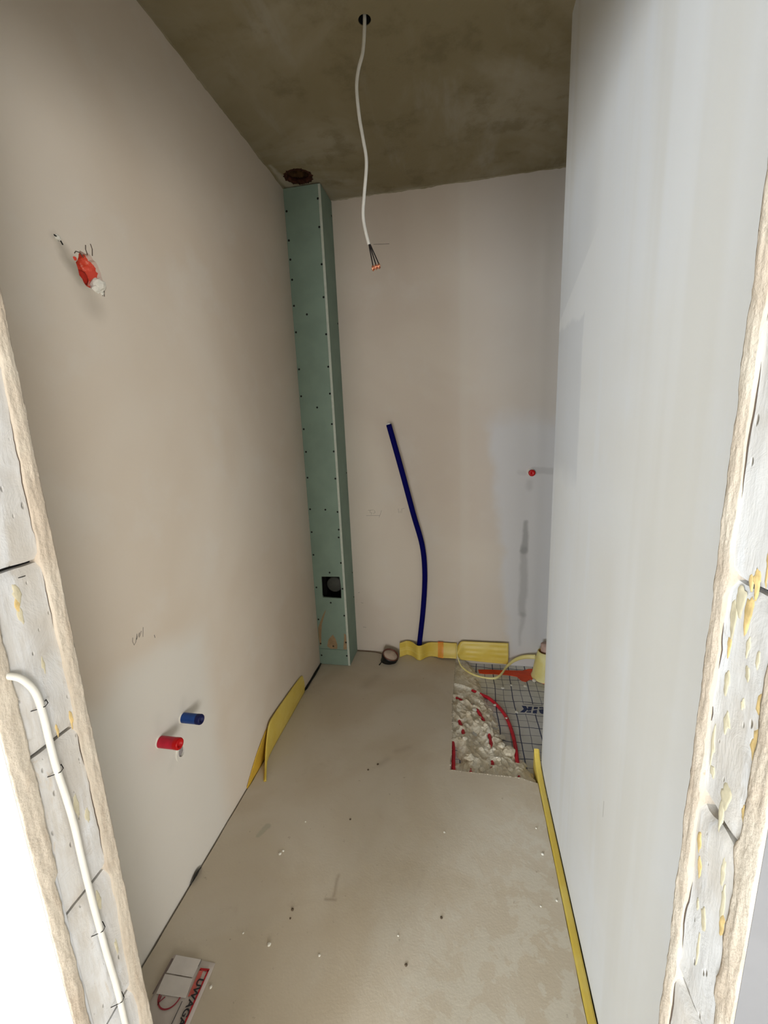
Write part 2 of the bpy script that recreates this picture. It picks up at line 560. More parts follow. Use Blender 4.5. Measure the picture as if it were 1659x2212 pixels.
# floor: cement screed, L-shaped with the recess broken out at the back right
edge_l = [(-.8715 + .0025 * N(y * 9, 3.1) + (.0035 * max(0, N(y * 30, 8.2))), y) for y in [.42 + i * .03 for i in range(67)]]
recess = []
for i in range(31):
    t = i / 30
    recess.append((-.055 - .010 * (1 - abs(2 * t - 1)) + .0025 * N(t * 22, 1.7) - (.006 if t > .9 else 0), 2.42 - t * .89))
for i in range(1, 30):
    t = i / 30
    xx = -.062 + t * .335
    recess.append((xx, 1.531 + .003 * N(t * 25, 5.5) - (.016 * max(0, (t - .86) / .14))))
recess += [(.287, 1.512)]
edge_r = [(.2885 + .0022 * N(y * 14, 6.6), y) for y in [1.50 - i * .03 for i in range(36)]]
outl = edge_l + [(-.878, 2.425)] + recess + edge_r + [(.2885, .42), (3.5, .42), (3.5, -4.6), (-4.2, -4.6), (-4.2, .42)]
floor = structure(plate(outl, [], lambda a, b, d: (a, b, -d), .07).build('floor', M_FLOOR))
# small crumbs broken along the recess edge make its lip uneven
lip = MB()
for p in recess[2:60]:
    s = .002 + .003 * random.random()
    lip.lathe([(0.0003, s * .5), (s * .8, s * .3), (s, 0), (s * .8, -s)], 6, (p[0] - .001, p[1] - .002, -.0005), jit=.5)
o = lip.build('crumbled_lip', M_FLOOR, floor)
o['kind'] = 'stuff'

sub = MB().box((-1.0, .30, -.12), (1.25, 2.55, -.085)).build('floor_base', simple('grey_subfloor', (70, 64, 56), .9))
structure(sub)

# ceiling slab with the cable hole and the riser opening
hole1 = [(-.286 + .019 * math.cos(a) * (1 + .06 * N(3 * math.cos(a), 3 * math.sin(a))), 1.478 + .019 * math.sin(a)) for a in [2 * math.pi * i / 20 for i in range(20)]]
hole2 = []
for i in range(44):
    a = 2 * math.pi * i / 44
    r = 1 + .10 * N(4 * math.cos(a), 4 * math.sin(a), 2.2) + .05 * N(13 * math.cos(a), 13 * math.sin(a))
    hole2.append((-.770 + .068 * r * math.cos(a), 2.172 + .064 * r * math.sin(a)))
outer = [(-4.3, -4.7), (3.6, -4.7), (3.6, 2.52), (-4.3, 2.52)]
ceil = structure(plate(outer, [hole1, hole2], lambda a, b, d: (a, b, ZC + d), .12).build('ceiling', M_CEIL))
MB().box((-4.3, -4.7, ZC + .13), (3.6, 2.52, ZC + .2)).build('slab_core', M_DARK, ceil)
MB().lathe([(.0175, .001), (.0172, .06), (.0004, .0605)], 20, (-.286, 1.478, ZC)).build('hole_shade', M_DARK, ceil)  # near-black cup paints in the shade of the cable hole
# ragged plaster fillet where the walls meet the slab
fil = MB()


def fillet(p0, p1, inward, n):
    def fn(u, v):
        p = Vector(p0).lerp(Vector(p1), u)
        q = .004 + .0035 * N(u * n * .18, 4.4) + .003 * N(u * n * .9, 7.7)
        q = max(q, .001)
        return p + Vector(inward) * q * (1 - v) + Vector((0, 0, -q * v * 1.1))
    fil.grid(n, 2, fn)


fillet((XL, .42, ZC), (XL, 2.24, ZC), (1, 0, 0), 120)
fillet((-.68, YB, ZC), (1.15, YB, ZC), (0, -1, 0), 120)
fil.build('plaster_fillet', M_CEIL, ceil)

# left wall with the broken-out box cavity
cav = []
for i in range(30):
    a = 2 * math.pi * i / 30
    r = 1 + .14 * N(3 * math.cos(a), 3 * math.sin(a), 9.1) + .06 * N(9 * math.cos(a), 9 * math.sin(a), 1.1)
    cav.append((.957 + .034 * r * math.cos(a), 1.818 + .040 * r * math.sin(a)))
plug_hole = [(1.004 + .0135 * math.cos(2 * math.pi * i / 16), .449 + .0165 * math.sin(2 * math.pi * i / 16)) for i in range(16)]
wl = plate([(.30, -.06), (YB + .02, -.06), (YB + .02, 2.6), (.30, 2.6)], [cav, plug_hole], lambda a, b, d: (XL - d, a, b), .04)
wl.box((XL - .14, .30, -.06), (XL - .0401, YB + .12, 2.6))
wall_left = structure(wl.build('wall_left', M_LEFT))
wall_back = structure(MB().box((XL - .1, YB, -.085), (1.25, YB + .1, 2.6)).build('wall_back', M_BACK))

# right wall: the partition ends short of the back wall
pr = MB()
prof = [(XR, YF), (XR, 1.600), (XR + .002, 1.607), (XR + .007, 1.611), (1.25, 1.612), (1.25, YF)]
vs = [(p[0], p[1], -.004) for p in prof] + [(p[0], p[1], 2.6) for p in prof]
k = len(prof)
pr.add(vs, [(i, (i + 1) % k, (i + 1) % k + k, i + k) for i in range(k)] + [tuple(range(k))[::-1]])
wall_right = structure(pr.build('wall_right', M_RIGHT))
structure(MB().box((1.15, 1.6, -.085), (1.25, YB + .1, 2.6)).build('wall_alcove', M_RIGHT))

# hall behind the camera, with openings added for the unseen lamps
structure(MB().box((-4.3, -4.7, 0), (-4.2, YF, ZC)).build('wall_hall_left', M_HALL))
structure(plate([(-4.7, 0), (YF, 0), (YF, ZC), (-4.7, ZC)], [[(-4.45, .44), (-2.65, .44), (-2.65, 2.30), (-4.45, 2.30)]],
                lambda a, b, d: (3.5 + d, a, b), .12).build('wall_hall_right', M_HALL))
win = lambda x, hw_, za, zb: [(x - hw_, za), (x + hw_, za), (x + hw_, zb), (x - hw_, zb)]
structure(plate([(-4.2, 0), (3.5, 0), (3.5, ZC), (-4.2, ZC)], [win(-3.25, .82, .42, 2.40), win(-1.75, .4, .42, 2.40), win(.12, .58, .1, 1.95)],
                lambda a, b, d: (a, -4.6 - d, b), .12).build('wall_hall_rear', M_HALL))


# doorway wall: lintel and outer core, with blocks and plaster layers as pieces
core = MB()
core.box((-4.2, YN + .01, 0), (JL - .24, YF - .005, 2.6)).box((JR + .24, YN + .01, 0), (3.5, YF - .005, 2.6))
core.box((JL - .24, YN + .01, 2.10), (JR + .24, YF - .005, 2.6))
wall_front = structure(core.build('wall_front', M_HALL))

COURSES = [-.10, .145, .374, .603, .8285, 1.062, 1.290, 1.520, 1.750, 1.980, 2.12]


def jd(side, y, z):
    """outward bulge of the jamb face"""
    rough = 1.0 if (side < 0 or z > 1.30) else 1.7
    d = .0016 * N(y * 26, z * 11, side * 3) + .0007 * N(y * 90, z * 40, side) * rough
    if side > 0 and z < 1.11:
        d += .0022 * N(y * 40, z * 16, 2.2)
    return d


def block(side, z0, z1, skew):
    jx = JL if side < 0 else JR
    mb = MB()

    def pos(y, z, inset):
        s = 1 if side < 0 else -1
        return (jx + s * (jd(side, y, z) - inset), y, z + skew * (y - .37))
    ny, nz = 14, 30
    y0, y1 = .326, .412
    if side > 0 and abs(z0 - .8285) < .01:
        chip = .022
    else:
        chip = 0

    def fn(u, v):
        y = y0 + (y1 - y0) * u
        za, zb = z0 + .0022 + .0010 * N(y * 40, z0 * 7), z1 - .0022 + .0010 * N(y * 40, z1 * 7 + 3)
        if chip:  # broken arris at the head of this block
            zb -= chip * max(0, N(u * 2.3 + 1.4, 2.0) + .35)
        z = za + (zb - za) * v
        e = min(v, 1 - v) * (zb - za)
        ins = .004 * max(0, 1 - e / .006) ** 2
        return pos(y, z, ins)
    mb.grid(ny, nz, fn)
    # side faces running into the wall
    vs = mb.v
    back = -.20 if side < 0 else .20
    top = [vs[i * (nz + 1) + nz] for i in range(ny + 1)]
    bot = [vs[i * (nz + 1)] for i in range(ny + 1)]
    for row in (top, bot):
        n = len(row)
        mb.add(list(row) + [(jx + back, p[1], p[2]) for p in row], [(i, i + 1, i + 1 + n, i + n) for i in range(n - 1)])
    return mb.build('block', M_BLOCK, wall_front, smooth=True)


blocks = {}
for side in (-1, 1):
    for i in range(len(COURSES) - 1):
        blocks[(side, i)] = block(side, COURSES[i], COURSES[i + 1], 0.0)
        MB().box((JL - .22, .345, COURSES[i + 1] - .004) if side < 0 else (JR + .012, .345, COURSES[i + 1] - .004),
                 (JL - .012, .398, COURSES[i + 1] + .004) if side < 0 else (JR + .22, .398, COURSES[i + 1] + .004)).build('joint_mortar', M_DARK, wall_front)


def course_of(z):
    for i in range(len(COURSES) - 1):
        if COURSES[i] <= z < COURSES[i + 1]:
            return i
    return 0


def blob(side, y, z, ry, rz, mat):
    s = 1 if side < 0 else -1
    jx = JL if side < 0 else JR
    seed = y * 91 + z * 37
    mb = MB()
    n = 18
    rings = ((.3, .0006), (.6, .0006), (.85, .0005), (1.0, -.0003))
    pts = [(jx + s * (jd(side, y, z) + .0009), y, z)]
    for q, h in rings:
        for k in range(n):
            a = 2 * math.pi * k / n
            rr = q * (1 + .55 * N(1.5 * math.cos(a) + seed, 1.5 * math.sin(a), 3) + .22 * N(4 * math.cos(a), 4 * math.sin(a), seed))
            drip = 1 + .5 * max(0, -math.sin(a)) ** 3
            yy, zz = y + ry * 1.15 * rr * math.cos(a), z + rz * rr * drip * math.sin(a)
            pts.append((jx + s * (jd(side, yy, zz) + h), yy, zz))
    fs = [(0, 1 + k, 1 + (k + 1) % n) for k in range(n)]
    for i in range(len(rings) - 1):
        fs += [(1 + i * n + k, 1 + (i + 1) * n + k, 1 + (i + 1) * n + (k + 1) % n, 1 + i * n + (k + 1) % n) for k in range(n)]
    mb.add(pts, fs)
    return mb.build('glue_spot', mat, blocks[(side, course_of(z))], smooth=True)


for y, z, ry, rz, kd in ((.385, 1.276, .006, .012, 1), (.391, 1.258, .005, .016, 1), (.373, 1.272, .0045, .013, 0), (.369, 1.300, .0035, .010, 0),
                         (.375, 1.296, .003, .006, 0), (.391, 1.231, .0028, .008, 0), (.367, 1.242, .0024, .007, 1), (.354, 1.238, .0022, .007, 1),
                         (.364, 1.219, .003, .006, 1), (.387, 1.197, .004, .009, 1), (.360, 1.322, .0022, .014, 0), (.364, 1.19, .002, .005, 1),
                         (.381, 1.160, .0045, .010, 1), (.342, 1.203, .005, .016, 0), (.342, 1.168, .006, .014, 0), (.395, 1.126, .0032, .020, 1),
                         (.391, 1.098, .003, .006, 1), (.366, 1.095, .007, .012, 1), (.369, 1.074, .0035, .016, 1), (.343, 1.100, .003, .008, 0),
                         (.394, 1.013, .0032, .011, 0), (.390, .988, .0032, .010, 0), (.356, 1.024, .0022, .014, 1), (.352, .995, .0022, .020, 1),
                         (.373, .945, .004, .014, 1), (.349, .974, .0032, .010, 0), (.384, .948, .002, .006, 1), (.376, .905, .002, .02, 1)):
    blob(1, y, z, ry, rz, M_YSTAIN if kd == 0 else M_PALESTAIN)
for y, z, ry, rz, kd in ((.367, 1.262, .004, .010, 1), (.365, 1.248, .003, .008, 0), (.366, 1.236, .003, .008, 1), (.378, 1.165, .002, .010, 1),
                         (.380, .958, .003, .016, 1), (.391, .931, .003, .010, 1), (.381, .798, .003, .014, 1), (.397, 1.076, .002, .012, 0),
                         (.377, 1.074, .0015, .008, 0), (.391, .70, .002, .012, 1), (.376, .728, .0015, .012, 1)):
    blob(-1, y, z, ry, rz, M_YSTAIN if kd == 0 else M_PALESTAIN)


M_CRACK = simple('dark_plaster_crack', (88, 76, 66), .95)


def edge_y(side, far, z):
    sd = side * 5 + (11 if far else 0)
    wander = .0035 * N(z * 7, sd) + .0022 * N(z * 26, sd + 2) + .0010 * N(z * 80, sd)
    for zc in COURSES:   # mortar squeezed at bed joints
        wander += -.004 * math.exp(-((z - zc) / .012) ** 2) * (1 if N(zc * 13, sd) > -.15 else -.6)
    if not far:
        wander += .010 * max(0, N(z * 3.2, sd + 7)) + (.006 if z < .9 else 0) * (1 if side < 0 else .6)
        wander = -wander
    return (.4015 if far else .3405) + wander


def plaster_edge(side, far):
    """rough broken end of a plaster coat, standing proud of the blocks, running up the jamb"""
    s = 1 if side < 0 else -1
    jx = JL if side < 0 else JR
    mb = MB()
    nz, nu = 300, 8

    def fn(u, v):
        z = -.02 + v * 2.14
        sd = side * 5 + (11 if far else 0)
        yin = edge_y(side, far, z)
        yout = YF - .0005 if far else YN + .0005
        e = .0022 * N(z * 18, sd + 4) + .0011 * N(z * 70, sd)
        lump = lambda yy: .0012 * N(yy * 130, z * 30, sd) + .0009 * N(yy * 300, z * 120, sd)
        base = .0028
        if u < .125:
            t = u / .125
            return (jx + s * (-.012 + (base + .010) * t * 1.0), yin, z)
        t = (u - .125) / .875
        if t < .86:
            q = t / .86
            yy = yin + (yout - yin) * q
            d = base + .0012 * math.sin(q * math.pi) + lump(yy)
            if q > .95:
                d += e * .6
            return (jx + s * (d), yy, z)
        return (jx - s * .03, yout, z)
    mb.grid(nu * 2, nz, fn)
    # the coat itself running back over the wall face
    x_in, x_out = (jx - .30, jx - .004) if side < 0 else (jx + .004, jx + .30)
    if far:
        mb.box((x_in, YF - .019, 0), (x_out, YF, 2.10))
    return mb.build('plaster_edge', M_EDGE, wall_front, smooth=True)


EDGES = {}
for side in (-1, 1):
    for far in (True, False):
        EDGES[(side, far)] = plaster_edge(side, far)
for side, far, za, zb, r in ((1, True, 1.36, 1.47, .0009), (1, True, 1.50, 1.60, .0008), (1, True, .865, .955, .0009), (1, True, .72, .815, .0011), (1, True, 1.20, 1.245, .0006), (1, True, 1.145, 1.16, .0006),
                             (-1, True, 1.31, 1.47, .0005), (-1, True, 1.20, 1.275, .0004), (-1, True, 1.00, 1.05, .0006), (-1, True, .85, .99, .0006), (-1, False, .99, 1.055, .0008), (-1, False, .93, .965, .0008)):
    n = int((zb - za) / .006)
    s_ = 1 if side < 0 else -1
    jx = JL if side < 0 else JR
    path = []
    for i in range(n + 1):
        z = za + (zb - za) * i / n
        yy = edge_y(side, far, z) + (-.0006 if far else .0006)
        path.append((jx + s_ * (jd(side, yy, z) + .0004), yy, z))
    MB().tube(path, [r * math.sin(math.pi * (i + .4) / (n + .8)) for i in range(n + 1)], 5).build('crack', M_CRACK, EDGES[(side, far)])
# finished plaster faces on the hall side
MB().box((-4.2, YN, 0), (JL + .001, YN + .022, 2.6)).build('plaster_coat', simple('white_skim_coat', (204, 206, 209), .9, .03, 6, .2), wall_front)
MB().box((JR - .001, YN, 0), (3.5, YN + .022, 2.6)).build('plaster_coat', simple('shaded_skim_coat', (122, 122, 124), .95, .06, 8, .2), wall_front)  # darker copy of the coat, painting the weaker light on this side

# ------------------------------------------------------------------ green plasterboard riser box
riser = empty('riser_boxing', (-.782, 2.33, 0), 'green plasterboard pipe boxing standing in the far left corner', 'boxing')
PF, PX = 2.238, -.686
T3 = lambda a, b, d: (a, PF + d, b)
op = [(-.828, .441), (-.715, .438), (-.712, .505), (-.714, .545), (-.718, .574), (-.829, .572), (-.831, .50), (-.832, .452)]
plate([(XL + .0005, .106), (-.6985, .106), (-.6985, ZC - .006), (XL + .0005, ZC - .006)], [op], T3, .0125).build('front_panel', M_BOARD, riser)
plate([(XL + .0005, .002), (-.6985, .002), (-.6985, .1035), (XL + .0005, .1035)], [], T3, .0125).build('lower_panel', M_BOARD, riser)
MB().box((-.6980, PF + .0008, .002), (PX, YB - .001, ZC - .006)).build('side_panel', M_BOARD, riser)
MB().box((-.6980, PF - .0006, .002), (PX + .0004, PF + .0010, ZC - .008)).build('board_edge', M_BOARD_EDGE, riser)
pipe = MB().lathe([(.0005, 0), (.042, 0), (.046, .003), (.047, .006), (.047, .10)], 32, (-.762, 2.268, .512), (0, 1, 0)).build('pipe_end', M_GREYPIPE, riser, True)
MB().box((XL + .004, 2.37, .3), (-.70, 2.40, .7)).box((XL + .004, 2.30, .3), (-.822, 2.37, .7)).build('cavity_shade', M_DARK, riser)  # near-black boxes paint the shade inside the open cavity
scr = [(-0.702, 2.528), (-0.868, 2.492), (-0.868, 2.361), (-0.704, 2.403), (-0.868, 2.273), (-0.867, 2.179), (-0.704, 2.235), (-0.705, 2.082), (-0.868, 2.055), (-0.801, 2.008), (-0.868, 1.926), (-0.704, 1.904), (-0.867, 1.74), (-0.704, 1.743), (-0.867, 1.601), (-0.704, 1.606), (-0.781, 1.538), (-0.867, 1.426), (-0.704, 1.447), (-0.864, 1.302), (-0.7035, 1.3), (-0.867, 1.158), (-0.704, 1.15), (-0.866, 0.977), (-0.775, 0.974), (-0.704, 0.961), (-0.867, 0.842), (-0.7035, 0.858), (-0.707, 0.812), (-0.867, 0.705), (-0.7035, 0.659), (-0.776, 0.598), (-0.864, 0.503), (-0.7035, 0.5), (-0.782, 0.409), (-0.867, 0.298), (-0.7035, 0.33), (-0.865, 0.139), (-0.7035, 0.156), (-0.785, 0.126), (-0.865, 0.06), (-0.7035, 0.067)]
sm = MB().lathe([(.0004, .0012), (.0015, .0004), (.0036, .0012), (.0051, .0010), (.0054, .0002), (.0054, -.004)], 10, (0, 0, 0), (0, -1, 0))
s0 = sm.build('screw', M_SCREW, riser)
pts3 = [(x, PF, z, 0) for x, z in scr] + [(PX, 2.405, z, math.pi / 2) for z in (2.52, 1.989, 1.162, .54, .378)]
for i, (x, y, z, rz) in enumerate(pts3):
    o = s0 if i == 0 else s0.copy()
    if i: C.objects.link(o)
    o.parent = riser
    o.matrix_parent_inverse = Matrix.Identity(4)
    o.location = (x + .782, y - 2.33, z)
    o.rotation_euler = (0, 0, rz)
for d in ([(-.815, .365), (-.821, .344), (-.847, .27), (-.856, .207), (-.861, .138), (-.871, .121), (-.875, .185), (-.873, .243), (-.858, .28), (-.834, .333)],
          [(-.783, .203), (-.768, .176), (-.759, .139), (-.761, .11), (-.805, .108), (-.824, .124), (-.814, .167), (-.795, .19)],
          [(-.712, .214), (-.7, .207), (-.7, .133), (-.702, .110), (-.722, .109), (-.722, .12), (-.714, .174)]):
    prism2(d, lambda a, b, t: (a, PF - t, b), .0005).build('glue_drip', M_GLUE, riser)

# ------------------------------------------------------------------ riser opening in the slab
rim = empty('riser_opening', (-.77, 2.172, ZC), 'ragged rusty-brown round opening in the ceiling above the green boxing', 'opening')
rm = MB()


def rimfn(u, v):
    a = 2 * math.pi * u
    b = 2 * math.pi * v
    R0 = 1 + .08 * N(4 * math.cos(a), 4 * math.sin(a), 2.2)
    r = .012 * (1 + .5 * N(9 * math.cos(a), 9 * math.sin(a), 2 * math.cos(b)) + .5 * N(30 * math.cos(a), 30 * math.sin(a), 3 * math.sin(b)))
    return (-.770 + (.062 * R0 + r * math.cos(b)) * math.cos(a), 2.172 + (.058 * R0 + r * math.cos(b)) * math.sin(a), ZC + .010 + r * math.sin(b))


rm.grid(90, 10, rimfn).build('rim', M_RUST, rim, True)
MB().lathe([(.062, .0), (.055, .03), (.050, .07), (.0005, .085)], 40, (-.77, 2.172, ZC), (0, 0, 1), .16).build('lining', M_RUSTIN, rim, True)

# ------------------------------------------------------------------ hanging ceiling cable
cable = empty('ceiling_cable', (-.286, 1.478, ZC), 'white electric cable hanging from a hole in the concrete ceiling, its ends bared', 'cable')
cp = [(-.286, 1.478, 2.66), (-.286, 1.478, 2.595), (-.295, 1.478, 2.524), (-.311, 1.478, 2.48), (-.319, 1.478, 2.434), (-.315, 1.478, 2.362), (-.306, 1.478, 2.299), (-.2985, 1.478, 2.236),
      (-.310, 1.478, 2.148), (-.3165, 1.478, 2.097), (-.3135, 1.478, 2.057), (-.302, 1.478, 2.004)]
MB().tube(smooth_path(cp, 6), .0052, 12).build('sheath', M_WHITE, cable, True)
for i, ((ex, ey, ez)) in enumerate(((-.2905, 1.474, 1.938), (-.2815, 1.478, 1.942), (-.2725, 1.483, 1.945))):
    st0 = Vector((-.3028 + i * .0012, 1.4775 + i * .0006, 2.010))
    en = Vector((ex, ey, ez))
    wr = MB().tube(smooth_path([st0, st0.lerp(en, .3) + Vector((.0, 0, 0)), st0.lerp(en, .7), en], 4), .0019, 8).build('wire', M_BLACKWIRE, cable, True)
    tip = MB()
    loop = [en + Vector((.0016 * math.sin(t), .005 * math.sin(t), -.0062 + .0062 * math.cos(t))) for t in [j * .48 for j in range(14)]]
    tip.tube(loop, .0026, 8)
    tip.build('copper_end', M_COPPER, wr, True)

# pencil lines on the walls
def pencil(paths, parent, to3, r=.0007):
    mb = MB()
    for p in paths:
        mb.tube([to3(*q) for q in p], r, 5)
    return mb.build('pencil_mark', M_PENCIL, parent)


pencil([[(-.470, 2.366), (-.42, 2.362), (-.385, 2.360)]], wall_back, lambda a, b: (a, YB - .0003, b), .0009)
pencil([[(-.583, .900), (-.498, .901)], [(-.487, .932), (-.497, .905), (-.504, .889)], [(-.57, .932), (-.535, .934)],
        [(-.555, .932), (-.559, .92), (-.546, .916), (-.552, .905)], [(-.531, .932), (-.526, .92), (-.538, .912)]], wall_back, lambda a, b: (a, YB - .0003, b), .0006)
pencil([[(-.386, .943), (-.383, .916)], [(-.374, .927), (-.376, .916)], [(-.364, .943), (-.366, .916)], [(-.36, .941), (-.349, .944)]],
       wall_back, lambda a, b: (a, YB - .0003, b), .0006)
pencil([[(.896, .899), (.893, .890), (.896, .877), (.903, .882), (.912, .902), (.907, .887), (.921, .901), (.917, .888), (.928, .902)],
        [(.930, .883), (.936, .909)]], wall_left, lambda a, b: (XL + .0003, a, b), .0006)
pencil([[(.971, .867), (.972, .858)]], wall_left, lambda a, b: (XL + .0003, a, b), .0008)
pencil([[(-.66, .40), (-.65, .405)], [(-.645, .335), (-.63, .333)], [(-.64, .168), (-.62, .166)]], wall_back, lambda a, b: (a, YB - .0003, b), .0008)

# ------------------------------------------------------------------ navy water pipe
bp = empty('navy_pipe', (-.275, 2.39, 0), 'long bent navy blue pipe rising from the yellow strip before the back wall', 'pipe')
raw = [(-.287, 2.388, .0), (-.275, 2.386, .10), (-.247, 2.381, .33), (-.232, 2.372, .548), (-.2415, 2.358, .732), (-.286, 2.335, .927), (-.3425, 2.326, 1.172), (-.408, 2.330, 1.432)]
BP = smooth_path(raw, 7)
MB().tube(BP, .0152, 18).build('sleeve', M_BLUE, bp, True)
d = (BP[-1] - BP[-2]).normalized()
MB().lathe([(.0085, 0), (.0125, .0), (.0125, .007), (.0100, .007), (.0095, -.01)], 18, BP[-1], d).build('inner_pipe', M_WHITE, bp, True)
MB().lathe([(.0005, .001), (.0094, .001)], 18, BP[-1], d).build('bore', M_DARK, bp)

# ------------------------------------------------------------------ yellow edge strips
def foil_sheet(name, fn, nu, nv, th, mat, label, cat='edge strip', group=None):
    mb = MB().grid(nu, nv, fn)
    o = mb.build(name, mat, None, True, th)
    return tag(o, label, cat, group)


def s1(u, v):
    x = -.400 + u * .352
    bul = math.exp(-((x + .276) / .040) ** 2)
    top = .099 + .004 * N(x * 14, 2) - .004 * bul
    z = .002 + v * (top - .002)
    y = 2.408 - .050 * bul * (1.0 + .12 * (1 - v)) - .004 * (1 + N(x * 16, z * 14, 3))
    if x < -.36:
        y -= (-.36 - x) * .9 * (1 - v * .4)
        z *= 1 - (-.36 - x) * 4 * v * .4
    if x > -.20:   # foot kicked forward over the screed edge
        y -= .030 * (1 - v) ** 2 * min(1, (x + .20) / .06)
        z += .010 * (1 - v) ** 2 * min(1, (x + .20) / .06)
    return (x, y, z)


strip1 = foil_sheet('edge_strip', s1, 70, 14, .004, M_YELLOW, 'yellow foam edge strip bulging around the navy pipe at the back wall')
tp = MB().grid(8, 10, lambda u, v: (lambda p: (p[0], p[1] - .0038, p[2] + (.004 if v > .99 else 0)))(s1((.245 + u * .033 + .4 - .01 - .001) / .352 if False else (.400 - .163 + u * .034) / .352, v)))
tp.build('tape', M_PALEORANGE, strip1, True)
MB().grid(6, 2, lambda u, v: (-.163 + u * .034, 2.402 - .002 * v, .0995 + .005 * v)).build('tape_end', M_ORANGETAPE, strip1, False, .002)


def s2(u, v):
    x = -.046 + u * .303
    a = min(1, u / .10)
    bot = .004 - .012 * u
    top = .109 + .012 * min(1, u / .12) + .003 * u
    # rounded left end
    cz = (bot + top) / 2
    hh = (top - bot) / 2 * math.sqrt(max(.02, 1 - (1 - a) ** 2))
    z = cz + hh * (2 * v - 1)
    y = 2.412 - .018 - .010 * math.sin(v * math.pi) - .020 * math.exp(-(u / .10) ** 2) * math.sin(v * math.pi)
    y -= .012 * (1 - v) ** 3
    y += .0015 * math.sin(v * 26) * (.5 + N(x * 12, 1))
    return (x, y, z)


strip2 = foil_sheet('edge_strip', s2, 50, 30, .004, M_YELLOW, 'wide yellow foam edge strip with a rounded end above the printed foil')
# thin curled tail joining the strip to the cone
tail = [(-.046, 2.366, .108), (-.046, 2.362, .060), (-.036, 2.348, .018), (-.012, 2.315, -.008), (.045, 2.262, -.014), (.120, 2.235, -.014), (.178, 2.240, -.012),
        (.214, 2.286, -.008), (.243, 2.335, .004), (.292, 2.375, .026), (.350, 2.388, .044), (.412, 2.380, .053)]
TP = smooth_path(tail, 6)
mb = MB()
nT = len(TP)


def tailfn(u, v):
    i = min(int(u * (nT - 1) + .5), nT - 1)
    t = i / (nT - 1)
    p = TP[i]
    wd = .007 + .013 * max(0, (t - .45) / .55)
    lay = 1 - max(0, 1 - abs(t - .45) / .3)
    up = Vector((0, .35, 1)).normalized() if t > .5 else Vector((.25, .5, .8)).normalized()
    return p + up * wd * (v - .5) * 1.3


mb.grid(nT - 1, 3, tailfn)
mb.build('tail', M_PALEYELLOW, strip2, True, .0045)

# left wall strips
tabA = [(1.950, -.873, .100), (1.925, -.873, .114), (1.80, -.870, .128), (1.70, -.868, .135), (1.60, -.867, .140), (1.53, -.865, .138), (1.485, -.861, .098), (1.445, -.853, .056), (1.405, -.840, .026), (1.360, -.822, .004)]


def lerp_tab(tab, t):
    f = t * (len(tab) - 1)
    i = min(int(f), len(tab) - 2)
    q = f - i
    return [tab[i][k] * (1 - q) + tab[i + 1][k] * q for k in range(3)]


sa = smooth_path(tabA, 5)
nA = len(sa)


def fA(u, v):
    i = min(int(u * (nA - 1) + .5), nA - 1)
    y, x, h = sa[i]
    lean = .012 * max(0, (i / nA - .45)) * v
    return (x + .006 * math.sin(v * math.pi) + lean, y, .001 + max(.004, h) * v)


foil_sheet('edge_strip', fA, nA - 1, 10, .005, M_YELLOW, 'yellow foam strip curling off the foot of the left wall')
foil_sheet('edge_strip', lambda u, v: (XL + .003 + .002 * N(u * 8, v * 2), 1.62 - u * .30, -.004 + v * (.118 - .108 * max(0, (u - .35) / .65) ** 1.4 + .003 * N(u * 12, 3))),
           40, 8, .003, simple('ochre_foam_strip', (206, 168, 62), .5, .1, 14), 'ochre yellow strip flat on the left wall behind the curling strip')
# right wall strip
rs = MB()


def fR(u, v):
    y = 1.635 - u * 1.215
    tipz = .052 * math.exp(-((1.635 - y) / .05) ** 1.0) if y < 1.636 else 0
    h = .0025 + tipz + .0012 * N(y * 9, 1)
    hump = [(-.0005, -.05), (-.0002, h), (.006, h + .0012), (.017, h + .001), (.0215, h - .002), (.022, -.05)]
    a = v * 5
    i = min(int(a), 4)
    q = a - i
    xx = hump[i][0] * (1 - q) + hump[i + 1][0] * q
    zz = hump[i][1] * (1 - q) + hump[i + 1][1] * q
    return (.2900 + xx + .001 * N(y * 11, 4), y, zz)


rs.grid(90, 5, fR)
tag(rs.build('edge_strip', M_YELLOW, None, False), 'straight yellow foam strip along the foot of the right wall', 'edge strip')

# dark rubber strip in the corner gap beside the boxing, and a scrap further along
blk = MB().tube([(-.873, 2.236, .004), (-.872, 2.18, .003), (-.871, 2.12, .005), (-.8725, 2.06, .003), (-.872, 1.985, .006), (-.874, 1.955, .010)], [.005, .0065, .0075, .006, .007, .003], 8)
tag(blk.build('dark_strip', M_BLACK, None, True), 'thin black strip lying in the wall gap beside the green boxing', 'strip')
sc_ = MB()
sc_.grid(6, 3, lambda u, v: (-.874 + .004 * math.sin(u * 3) + .004 * v, .945 + u * .055, .001 + .016 * v * math.sin(u * math.pi * .9 + .2)))
tag(sc_.build('plastic_scrap', M_BLACK, None, False, .002), 'small black plastic scrap poking from the gap under the left wall', 'scrap')

# ------------------------------------------------------------------ recess: printed foil, heating pipes, mortar
def zf(x, y):
    z = -.046 + .0028 * N(x * 7, y * 7, 2) + .0016 * N(x * 17, y * 12, 5)
    z += .010 * max(0, (y - 2.33) / .09) ** 2
    return z


